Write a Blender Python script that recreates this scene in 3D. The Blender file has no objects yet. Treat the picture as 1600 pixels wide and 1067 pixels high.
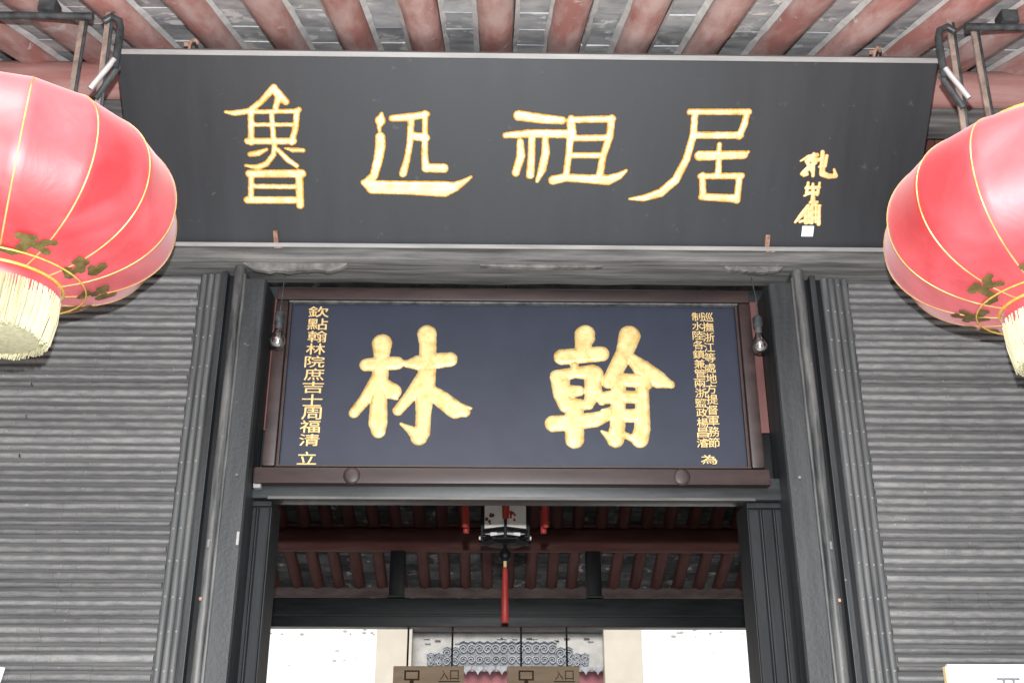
import bpy, bmesh, math, random
import numpy as np
from mathutils import Vector, Matrix
R = math.radians
random.seed(7)
scene = bpy.context.scene
col = scene.collection

# ------------------------------------------------------------------ camera
cam_d = bpy.data.cameras.new('camera')
cam_d.sensor_width = 36.0
cam_d.lens = 36.0 * 1650.0 / 1600.0
cam_d.clip_end = 4000.0
cam_d.clip_start = 0.05
cam = bpy.data.objects.new('camera', cam_d)
col.objects.link(cam)
cam.location = (-0.14, -4.0, 1.6)
cam.rotation_euler = (R(90 + 22), 0, R(-1.04))
scene.camera = cam

# ------------------------------------------------------------------ sky, sun, exposure (bright overcast day)
SUN_EL, SUN_AZ = R(50), R(180 + 8)
w = bpy.data.worlds.new('World'); scene.world = w; w.use_nodes = True
nt = w.node_tree; nt.nodes.clear()
sky = nt.nodes.new('ShaderNodeTexSky'); sky.sky_type = 'NISHITA'; sky.sun_disc = False
sky.sun_elevation = SUN_EL; sky.sun_rotation = SUN_AZ
sky.air_density = 1.0; sky.dust_density = 4.0; sky.ozone_density = 1.0
hs = nt.nodes.new('ShaderNodeHueSaturation'); hs.inputs['Saturation'].default_value = 0.35
bg = nt.nodes.new('ShaderNodeBackground'); bg.inputs['Strength'].default_value = 0.08
out = nt.nodes.new('ShaderNodeOutputWorld')
nt.links.new(sky.outputs[0], hs.inputs['Color']); nt.links.new(hs.outputs[0], bg.inputs[0]); nt.links.new(bg.outputs[0], out.inputs[0])
sd = bpy.data.lights.new('sun', 'SUN'); sd.energy = 1.5; sd.angle = R(28); sd.color = (1.0, 0.97, 0.92)
sun = bpy.data.objects.new('sun', sd); col.objects.link(sun)
# direction towards the sun: rotation 180 deg = -y, in front of the facade
az = SUN_AZ
to_sun = Vector((math.sin(az) * math.cos(SUN_EL), math.cos(az) * math.cos(SUN_EL), math.sin(SUN_EL)))
sun.rotation_euler = to_sun.to_track_quat('Z', 'Y').to_euler()
sun.location = to_sun * 30
# the flash that fired when the picture was taken: a small lamp 24 cm over the lens,
# the source of the hard dark shadow under each lantern and of the glints in the bulbs
fd = bpy.data.lights.new('flash_lamp', 'POINT'); fd.energy = 520.0; fd.shadow_soft_size = 0.02; fd.color = (0.97, 0.98, 1.0)
flash = bpy.data.objects.new('flash_lamp', fd); col.objects.link(flash)
flash.location = (-0.14, -4.0 - 0.03, 1.6 + 0.24)
vs = scene.view_settings
vs.view_transform = 'Standard'; vs.look = 'None'; vs.gamma = 1.0; vs.use_curve_mapping = False
vs.exposure = 1.1

# ------------------------------------------------------------------ helpers
def link(name, me, parent=None, mat=None):
    o = bpy.data.objects.new(name, me); col.objects.link(o)
    if parent is not None: o.parent = parent
    if mat is not None and me is not None and not me.materials: me.materials.append(mat)
    return o

def thing(name, label, cat, loc=(0, 0, 0), rot=(0, 0, 0), group=None):
    o = bpy.data.objects.new(name, None); col.objects.link(o)
    o.location = loc; o.rotation_euler = rot
    o['label'] = label; o['category'] = cat
    o.empty_display_size = 0.05
    if group: o['group'] = group
    return o

class MB:
    def __init__(s): s.v = []; s.f = []
    def add(s, vs_, fs_):
        b = len(s.v); s.v += [tuple(p) for p in vs_]; s.f += [tuple(b + i for i in f) for f in fs_]; return s
    def box(s, x0, x1, y0, y1, z0, z1, ch=0.0):
        if ch <= 0:
            return s.add([(x0,y0,z0),(x1,y0,z0),(x1,y1,z0),(x0,y1,z0),(x0,y0,z1),(x1,y0,z1),(x1,y1,z1),(x0,y1,z1)],
                [(3,2,1,0),(4,5,6,7),(0,1,5,4),(1,2,6,5),(2,3,7,6),(3,0,4,7)])
        bm = bmesh.new(); bmesh.ops.create_cube(bm, size=1.0)
        for v in bm.verts: v.co = Vector(((x0+x1)/2+v.co.x*(x1-x0), (y0+y1)/2+v.co.y*(y1-y0), (z0+z1)/2+v.co.z*(z1-z0)))
        bmesh.ops.bevel(bm, geom=bm.edges[:], offset=ch, segments=2, affect='EDGES', profile=0.6)
        bm.verts.index_update()
        s.add([v.co[:] for v in bm.verts], [[v.index for v in f.verts] for f in bm.faces]); bm.free(); return s
    def prism(s, prof, axis, a, b, n=1, jit=None):
        # prof: closed ccw list of 2-D points; axis 'x': prof=(y,z), 'z': prof=(x,y), 'y': prof=(x,z)
        k = len(prof); vs_ = []
        for i in range(n + 1):
            t = a + (b - a) * i / n
            dx, dy = jit(i) if jit else (0, 0)
            for (p, q) in prof:
                if axis == 'x': vs_.append((t, p + dx, q + dy))
                elif axis == 'z': vs_.append((p + dx, q + dy, t))
                else: vs_.append((p + dx, t, q + dy))
        fs_ = []
        for i in range(n):
            for j in range(k):
                fs_.append((i*k+j, i*k+(j+1) % k, (i+1)*k+(j+1) % k, (i+1)*k+j))
        fs_.append(tuple(reversed(range(k)))); fs_.append(tuple(n*k+j for j in range(k)))
        return s.add(vs_, fs_)
    def tube(s, pts, r, seg=8, cap=True):
        pts = [Vector(p) for p in pts]; rs = r if isinstance(r, (list, tuple)) else [r]*len(pts)
        up = None; vs_ = []
        for i, p in enumerate(pts):
            d = (pts[min(i+1, len(pts)-1)] - pts[max(i-1, 0)]).normalized()
            if up is None: up = Vector((0, 0, 1)) if abs(d.z) < 0.9 else Vector((1, 0, 0))
            a = d.cross(up).normalized(); b = a.cross(d).normalized(); up = b
            for k in range(seg):
                t = 2*math.pi*k/seg
                vs_.append(p + (a*math.cos(t) + b*math.sin(t))*rs[i])
        fs_ = []
        for i in range(len(pts)-1):
            for k in range(seg):
                fs_.append((i*seg+k, i*seg+(k+1) % seg, (i+1)*seg+(k+1) % seg, (i+1)*seg+k))
        if cap:
            fs_.append(tuple(reversed(range(seg)))); fs_.append(tuple((len(pts)-1)*seg+k for k in range(seg)))
        return s.add(vs_, fs_)
    def lathe(s, prof, seg=32, c=(0, 0, 0), mod=None):
        vs_ = []; n = len(prof)
        for k in range(seg):
            t = 2*math.pi*k/seg
            for (r, z) in prof:
                m = mod(t, r, z) if mod else 1.0
                vs_.append((c[0]+r*m*math.cos(t), c[1]+r*m*math.sin(t), c[2]+z))
        fs_ = []
        for k in range(seg):
            k2 = (k+1) % seg
            for i in range(n-1):
                fs_.append((k*n+i, k2*n+i, k2*n+i+1, k*n+i+1))
        return s.add(vs_, fs_)
    def mesh(s, name, smooth=False, mat=None, fix=True):
        me = bpy.data.meshes.new(name); me.from_pydata(s.v, [], s.f); me.validate()
        if fix:
            bm = bmesh.new(); bm.from_mesh(me); bmesh.ops.recalc_face_normals(bm, faces=bm.faces[:]); bm.to_mesh(me); bm.free()
        if smooth: smooth_by_angle(me, smooth if isinstance(smooth, float) else 40.0)
        if mat: me.materials.append(mat)
        return me
    def build(s, name, mat, parent=None, smooth=False):
        return link(name, s.mesh(name, smooth, mat), parent)

def smooth_by_angle(me, deg):
    me.polygons.foreach_set('use_smooth', [True]*len(me.polygons))
    bm = bmesh.new(); bm.from_mesh(me)
    for e in bm.edges:
        if len(e.link_faces) == 2: e.smooth = e.calc_face_angle(0) < R(deg)
    bm.to_mesh(me); bm.free()

# ------------------------------------------------------------------ materials
def nodes(name):
    m = bpy.data.materials.new(name); m.use_nodes = True
    n = m.node_tree; b = n.nodes['Principled BSDF']
    return m, n, b
def N(n, t, **kw):
    x = n.nodes.new(t)
    for k, v in kw.items():
        if k in x.inputs: x.inputs[k].default_value = v
        else: setattr(x, k, v)
    return x
def surf(name, c1, c2, rough=0.6, scale=(6, 6, 6), detail=6, spread=(0.35, 0.65), rnd=0.0, bump=0.15, bscale=40.0,
         spots=None, spot_scale=30.0, spot_thr=0.68, spec=0.5, metallic=0.0, rough_var=0.12, streak=None):
    """worn painted / weathered surface: two tones mixed by stretched noise, optional flecks of a third colour,
    per-object tone shift, fine bump"""
    m, n, b = nodes(name); L = n.links.new
    tc = N(n, 'ShaderNodeTexCoord'); oi = N(n, 'ShaderNodeObjectInfo')
    off = N(n, 'ShaderNodeVectorMath', operation='SCALE'); off.inputs['Scale'].default_value = 37.0
    cmb = N(n, 'ShaderNodeCombineXYZ')
    for i in range(3): L(oi.outputs['Random'], cmb.inputs[i])
    L(cmb.outputs[0], off.inputs[0])
    add = N(n, 'ShaderNodeVectorMath', operation='ADD'); L(tc.outputs['Object'], add.inputs[0]); L(off.outputs[0], add.inputs[1])
    mp = N(n, 'ShaderNodeMapping'); mp.inputs['Scale'].default_value = scale; L(add.outputs[0], mp.inputs[0])
    nz = N(n, 'ShaderNodeTexNoise', Scale=1.0, Detail=detail, Roughness=0.62); L(mp.outputs[0], nz.inputs['Vector'])
    mr = N(n, 'ShaderNodeMapRange'); mr.inputs[1].default_value, mr.inputs[2].default_value = spread; L(nz.outputs[0], mr.inputs[0])
    mx = N(n, 'ShaderNodeMix', data_type='RGBA'); mx.inputs[6].default_value = (*c1, 1); mx.inputs[7].default_value = (*c2, 1)
    L(mr.outputs[0], mx.inputs[0]); colr = mx.outputs[2]
    if spots:
        n2 = N(n, 'ShaderNodeTexNoise', Scale=spot_scale, Detail=4.0, Roughness=0.7); L(add.outputs[0], n2.inputs['Vector'])
        m2 = N(n, 'ShaderNodeMapRange'); m2.inputs[1].default_value = spot_thr; m2.inputs[2].default_value = spot_thr + 0.05; L(n2.outputs[0], m2.inputs[0])
        x2 = N(n, 'ShaderNodeMix', data_type='RGBA'); x2.inputs[7].default_value = (*spots, 1)
        L(m2.outputs[0], x2.inputs[0]); L(colr, x2.inputs[6]); colr = x2.outputs[2]
    if rnd:
        h = N(n, 'ShaderNodeHueSaturation'); mrr = N(n, 'ShaderNodeMapRange')
        mrr.inputs[3].default_value = 1 - rnd; mrr.inputs[4].default_value = 1 + rnd
        L(oi.outputs['Random'], mrr.inputs[0]); L(mrr.outputs[0], h.inputs['Value']); L(colr, h.inputs['Color']); colr = h.outputs[0]
    L(colr, b.inputs['Base Color'])
    rr = N(n, 'ShaderNodeMapRange'); rr.inputs[3].default_value = max(0.02, rough - rough_var); rr.inputs[4].default_value = min(1, rough + rough_var)
    L(nz.outputs[0], rr.inputs[0]); L(rr.outputs[0], b.inputs['Roughness'])
    b.inputs['Specular IOR Level'].default_value = spec; b.inputs['Metallic'].default_value = metallic
    if bump:
        n3 = N(n, 'ShaderNodeTexNoise', Scale=bscale, Detail=5.0, Roughness=0.6); L(mp.outputs[0], n3.inputs['Vector']) if streak else L(add.outputs[0], n3.inputs['Vector'])
        bp = N(n, 'ShaderNodeBump', Strength=bump, Distance=0.004); L(n3.outputs[0], bp.inputs['Height']); L(bp.outputs[0], b.inputs['Normal'])
    return m

M = {}
M['slat'] = surf('weathered_black_bamboo', (0.10, 0.10, 0.102), (0.168, 0.165, 0.16), 0.58, (16, 60, 60), rnd=0.30, bump=0.25, bscale=60,
                 spots=(0.30, 0.28, 0.255), spot_scale=40, spot_thr=0.68)
M['slat_back'] = surf('slat_backing', (0.05, 0.05, 0.053), (0.095, 0.095, 0.095), 0.8, (2, 30, 30))
M['strip'] = surf('weathered_black_strip', (0.042, 0.045, 0.048), (0.10, 0.10, 0.098), 0.6, (40, 40, 2.5), rnd=0.2, bump=0.25, bscale=70,
                  spots=(0.3, 0.28, 0.27), spot_scale=26, spot_thr=0.72)
M['jamb'] = surf('worn_black_jamb', (0.007, 0.009, 0.010), (0.022, 0.025, 0.027), 0.55, (34, 34, 2.2), spread=(0.4, 0.68), rnd=0.15, bump=0.4, bscale=60,
                 spots=(0.13, 0.12, 0.11), spot_scale=24, spot_thr=0.69)
M['ridge'] = surf('rubbed_black_bead', (0.016, 0.018, 0.019), (0.105, 0.105, 0.102), 0.5, (30, 30, 3.5), rnd=0.1, bump=0.2, bscale=60,
                  spots=(0.26, 0.22, 0.19), spot_scale=20, spot_thr=0.68)
M['black'] = surf('black_lacquer_wood', (0.004, 0.005, 0.006), (0.011, 0.012, 0.014), 0.5, (20, 20, 3), bump=0.15, spec=0.22, spots=(0.05, 0.05, 0.052), spot_scale=30, spot_thr=0.7)
M['black_h'] = surf('black_lacquer_beam', (0.008, 0.010, 0.011), (0.026, 0.030, 0.032), 0.45, (2.5, 20, 20), bump=0.15, spots=(0.12, 0.11, 0.1), spot_scale=14, spot_thr=0.74)
M['lintel'] = surf('weathered_grey_beam', (0.05, 0.05, 0.05), (0.15, 0.146, 0.138), 0.75, (2.2, 40, 40), bump=0.4, bscale=40, spots=(0.33, 0.25, 0.19), spot_scale=12, spot_thr=0.72)
M['chip'] = surf('peeling_bare_wood', (0.05, 0.05, 0.048), (0.18, 0.172, 0.16), 0.8, (14, 14, 14), bump=0.6)
M['rafter'] = surf('faded_red_rafter', (0.33, 0.145, 0.125), (0.47, 0.33, 0.305), 0.7, (11, 3.0, 11), spread=(0.38, 0.62), rnd=0.12, bump=0.3, bscale=50,
                   spots=(0.5, 0.45, 0.42), spot_scale=9, spot_thr=0.64)
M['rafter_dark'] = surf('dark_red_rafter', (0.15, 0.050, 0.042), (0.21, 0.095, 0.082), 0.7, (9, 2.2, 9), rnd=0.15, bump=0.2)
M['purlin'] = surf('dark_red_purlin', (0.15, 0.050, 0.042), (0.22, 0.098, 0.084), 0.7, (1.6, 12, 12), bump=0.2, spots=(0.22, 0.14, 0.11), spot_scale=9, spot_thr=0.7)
M['purlin_pale'] = surf('faded_red_purlin', (0.26, 0.10, 0.085), (0.38, 0.22, 0.2), 0.65, (1.6, 12, 12), bump=0.2, spots=(0.46, 0.43, 0.40), spot_scale=9, spot_thr=0.7)
M['dusty'] = surf('dusty_brown_board', (0.14, 0.10, 0.09), (0.26, 0.21, 0.19), 0.8, (3, 9, 9), bump=0.3)
M['brick'] = surf('grey_ceiling_brick', (0.22, 0.23, 0.245), (0.44, 0.44, 0.435), 0.85, (7, 9, 9), rnd=0.16, bump=0.4, bscale=40,
                  spots=(0.62, 0.61, 0.59), spot_scale=6, spot_thr=0.58)
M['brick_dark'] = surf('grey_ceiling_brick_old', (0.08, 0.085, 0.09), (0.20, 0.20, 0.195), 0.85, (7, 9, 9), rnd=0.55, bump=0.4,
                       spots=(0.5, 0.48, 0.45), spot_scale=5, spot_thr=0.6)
M['mortar'] = surf('pale_lime_mortar', (0.42, 0.41, 0.39), (0.58, 0.57, 0.55), 0.9, (12, 12, 12), bump=0.4)
M['board'] = surf('satin_black_signboard', (0.014, 0.016, 0.0185), (0.026, 0.028, 0.032), 0.58, (9, 9, 1.2), spread=(0.25, 0.75), spec=0.4, bump=0.06, bscale=90, rough_var=0.1, spots=(0.044, 0.046, 0.051), spot_scale=16, spot_thr=0.64)
M['brownlip'] = surf('rubbed_brown_edge', (0.03, 0.028, 0.026), (0.085, 0.078, 0.072), 0.6, (3, 30, 30), bump=0.2)
M['trim'] = surf('bare_edge_trim', (0.20, 0.198, 0.19), (0.30, 0.295, 0.285), 0.6, (3, 30, 30), bump=0.2)
M['gold'] = surf('gold_leaf', (0.68, 0.44, 0.17), (0.88, 0.70, 0.40), 0.4, (22, 22, 22), bump=0.3, bscale=60, metallic=0.15, spec=0.6)
M['gold_pale'] = surf('pale_gold_leaf', (0.50, 0.33, 0.11), (0.70, 0.53, 0.25), 0.45, (25, 25, 25), bump=0.35, bscale=80, metallic=0.3, spec=0.6)
M['gold_edge'] = surf('gold_size_edge', (0.56, 0.25, 0.028), (0.70, 0.38, 0.08), 0.5, (22, 22, 22), bump=0.2)
M['navy'] = surf('navy_lacquer_panel', (0.0085, 0.012, 0.025), (0.0125, 0.017, 0.032), 0.46, (5, 5, 5), bump=0.05, bscale=90, rough_var=0.06, spec=0.4)
M['frame'] = surf('brown_lacquer_frame', (0.013, 0.0065, 0.006), (0.029, 0.016, 0.0145), 0.48, (3, 14, 14), bump=0.12, spec=0.4, spots=(0.16, 0.12, 0.11), spot_scale=8, spot_thr=0.72)
M['redboard'] = surf('dull_red_board', (0.085, 0.03, 0.026), (0.13, 0.052, 0.044), 0.6, (8, 8, 2), bump=0.15)
M['rust'] = surf('rusty_iron', (0.16, 0.075, 0.045), (0.36, 0.22, 0.16), 0.75, (40, 40, 40), bump=0.5)
M['iron'] = surf('dark_painted_iron', (0.018, 0.022, 0.024), (0.06, 0.066, 0.068), 0.45, (20, 20, 20), bump=0.2, spots=(0.2, 0.13, 0.09), spot_scale=25, spot_thr=0.72)
M['iron_edge'] = surf('rusty_strap_iron', (0.14, 0.10, 0.08), (0.30, 0.23, 0.19), 0.6, (20, 20, 20), bump=0.3)
M['steel'] = surf('bright_steel', (0.6, 0.6, 0.6), (0.75, 0.75, 0.74), 0.3, (20, 20, 20), bump=0.05, metallic=0.6)
M['white'] = surf('white_plaster', (0.78, 0.78, 0.77), (0.84, 0.84, 0.83), 0.9, (2, 2, 2), bump=0.15)
M['cream'] = surf('cream_paint', (0.50, 0.46, 0.385), (0.56, 0.52, 0.44), 0.8, (2, 2, 2), bump=0.1)
M['innerwall'] = surf('old_plaster', (0.42, 0.41, 0.39), (0.55, 0.54, 0.51), 0.9, (1.5, 1.5, 1.5), bump=0.15)
M['stone'] = surf('grey_stone_paving', (0.24, 0.235, 0.225), (0.36, 0.355, 0.34), 0.8, (1.4, 1.4, 1.4), rnd=0.12, bump=0.3)
M['carve'] = surf('carved_grey_panel', (0.21, 0.225, 0.25), (0.36, 0.375, 0.40), 0.75, (9, 9, 9), bump=0.3)
M['carve_dark'] = surf('carved_grey_ground', (0.13, 0.14, 0.155), (0.25, 0.26, 0.28), 0.8, (14, 14, 14), bump=0.4)
M['carve_back'] = surf('pale_grey_backing', (0.34, 0.335, 0.32), (0.46, 0.45, 0.43), 0.8, (5, 5, 5), bump=0.2)
M['plum'] = surf('plum_red_panel', (0.22, 0.07, 0.085), (0.30, 0.11, 0.12), 0.6, (3, 3, 3), bump=0.1)
M['ply'] = surf('light_brown_wood', (0.62, 0.42, 0.25), (0.76, 0.56, 0.37), 0.55, (2, 10, 14), bump=0.15, rnd=0.15)
M['burnt'] = surf('burnt_mark', (0.06, 0.03, 0.015), (0.11, 0.06, 0.03), 0.7, (9, 9, 9), bump=0)
M['enamel'] = surf('white_notice_board', (0.46, 0.50, 0.54), (0.52, 0.56, 0.60), 0.45, (3, 3, 3), bump=0.03)
M['ink'] = surf('grey_ink', (0.10, 0.10, 0.11), (0.16, 0.16, 0.17), 0.6, (5, 5, 5), bump=0)
M['yellow_edge'] = surf('yellow_wood_edge', (0.62, 0.45, 0.2), (0.7, 0.55, 0.3), 0.6, (5, 5, 5), bump=0.1)
M['seal'] = surf('white_seal', (0.66, 0.68, 0.74), (0.74, 0.76, 0.8), 0.6, (20, 20, 20), bump=0.1)
M['tassel_red'] = surf('red_silk_tassel', (0.34, 0.028, 0.022), (0.44, 0.05, 0.04), 0.5, (60, 60, 4), bump=0.3)
M['fringe'] = surf('cream_yellow_fringe', (0.42, 0.39, 0.23), (0.58, 0.55, 0.38), 0.6, (70, 70, 6), bump=0.3)
M['goldtrim'] = surf('gold_braid', (0.72, 0.42, 0.06), (0.86, 0.62, 0.18), 0.4, (60, 60, 60), bump=0.4, metallic=0.3)
M['rib'] = surf('gold_rib_wire', (0.70, 0.36, 0.10), (0.85, 0.58, 0.24), 0.35, (20, 20, 20), bump=0.1, metallic=0.4)
M['leaf'] = surf('old_gold_foil', (0.075, 0.055, 0.015), (0.17, 0.125, 0.04), 0.45, (30, 30, 30), bump=0.3)
M['paper'] = surf('white_silk_pane', (0.72, 0.70, 0.64), (0.8, 0.78, 0.72), 0.6, (10, 10, 10), bump=0.05)
M['paint_ink'] = surf('painted_plum_branch', (0.05, 0.03, 0.03), (0.2, 0.05, 0.05), 0.6, (30, 30, 30), bump=0)

def red_silk():
    m, n, b = nodes('red_satin_lantern_cloth'); L = n.links.new
    tc = N(n, 'ShaderNodeTexCoord')
    wv = N(n, 'ShaderNodeTexWave', Scale=55.0, Distortion=1.2, Detail=2.0); wv.bands_direction = 'Z'
    L(tc.outputs['Object'], wv.inputs['Vector'])
    nz0 = N(n, 'ShaderNodeTexNoise', Scale=2.6, Detail=4.0, Distortion=0.6); L(tc.outputs['Object'], nz0.inputs['Vector'])
    nz = N(n, 'ShaderNodeMapRange'); nz.inputs[1].default_value = 0.36; nz.inputs[2].default_value = 0.66; L(nz0.outputs[0], nz.inputs[0])
    mx = N(n, 'ShaderNodeMix', data_type='RGBA'); mx.inputs[6].default_value = (0.56, 0.020, 0.030, 1); mx.inputs[7].default_value = (0.80, 0.13, 0.155, 1)  # satin sheen put into the base colour as pink patches over deep red
    L(nz.outputs[0], mx.inputs[0]); L(mx.outputs[2], b.inputs['Base Color'])
    b.inputs['Roughness'].default_value = 0.5; b.inputs['Specular IOR Level'].default_value = 0.6
    b.inputs['Sheen Weight'].default_value = 0.3; b.inputs['Sheen Roughness'].default_value = 0.4
    b.inputs['Coat Weight'].default_value = 0.9; b.inputs['Coat Roughness'].default_value = 0.55; b.inputs['Coat IOR'].default_value = 1.9
    wn = N(n, 'ShaderNodeTexNoise', Scale=7.0, Detail=4.0, Distortion=0.8); L(tc.outputs['Object'], wn.inputs['Vector'])
    b0 = N(n, 'ShaderNodeBump', Strength=0.35, Distance=0.02); L(wn.outputs[0], b0.inputs['Height'])
    bp = N(n, 'ShaderNodeBump', Strength=0.06, Distance=0.002); L(wv.outputs[0], bp.inputs['Height']); L(b0.outputs[0], bp.inputs['Normal']); L(bp.outputs[0], b.inputs['Normal'])
    tr = N(n, 'ShaderNodeBsdfTranslucent'); tr.inputs[0].default_value = (0.8, 0.06, 0.06, 1)
    ms = N(n, 'ShaderNodeMixShader'); ms.inputs[0].default_value = 0.22
    o = n.nodes['Material Output']; L(b.outputs[0], ms.inputs[1]); L(tr.outputs[0], ms.inputs[2]); L(ms.outputs[0], o.inputs[0])
    return m
M['silk'] = red_silk()
def glass():
    m, n, b = nodes('clear_bulb_glass'); L = n.links.new
    n.nodes.remove(b)
    tr = N(n, 'ShaderNodeBsdfTransparent'); tr.inputs[0].default_value = (0.86, 0.86, 0.86, 1)
    gl = N(n, 'ShaderNodeBsdfGlossy', Roughness=0.14)
    fr = N(n, 'ShaderNodeFresnel', IOR=2.1)
    ms = N(n, 'ShaderNodeMixShader'); ad = N(n, 'ShaderNodeMath', operation='ADD'); ad.inputs[1].default_value = 0.14; L(fr.outputs[0], ad.inputs[0]); L(ad.outputs[0], ms.inputs[0]); L(tr.outputs[0], ms.inputs[1]); L(gl.outputs[0], ms.inputs[2])
    L(ms.outputs[0], n.nodes['Material Output'].inputs[0])
    return m
M['glass'] = glass()

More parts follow.
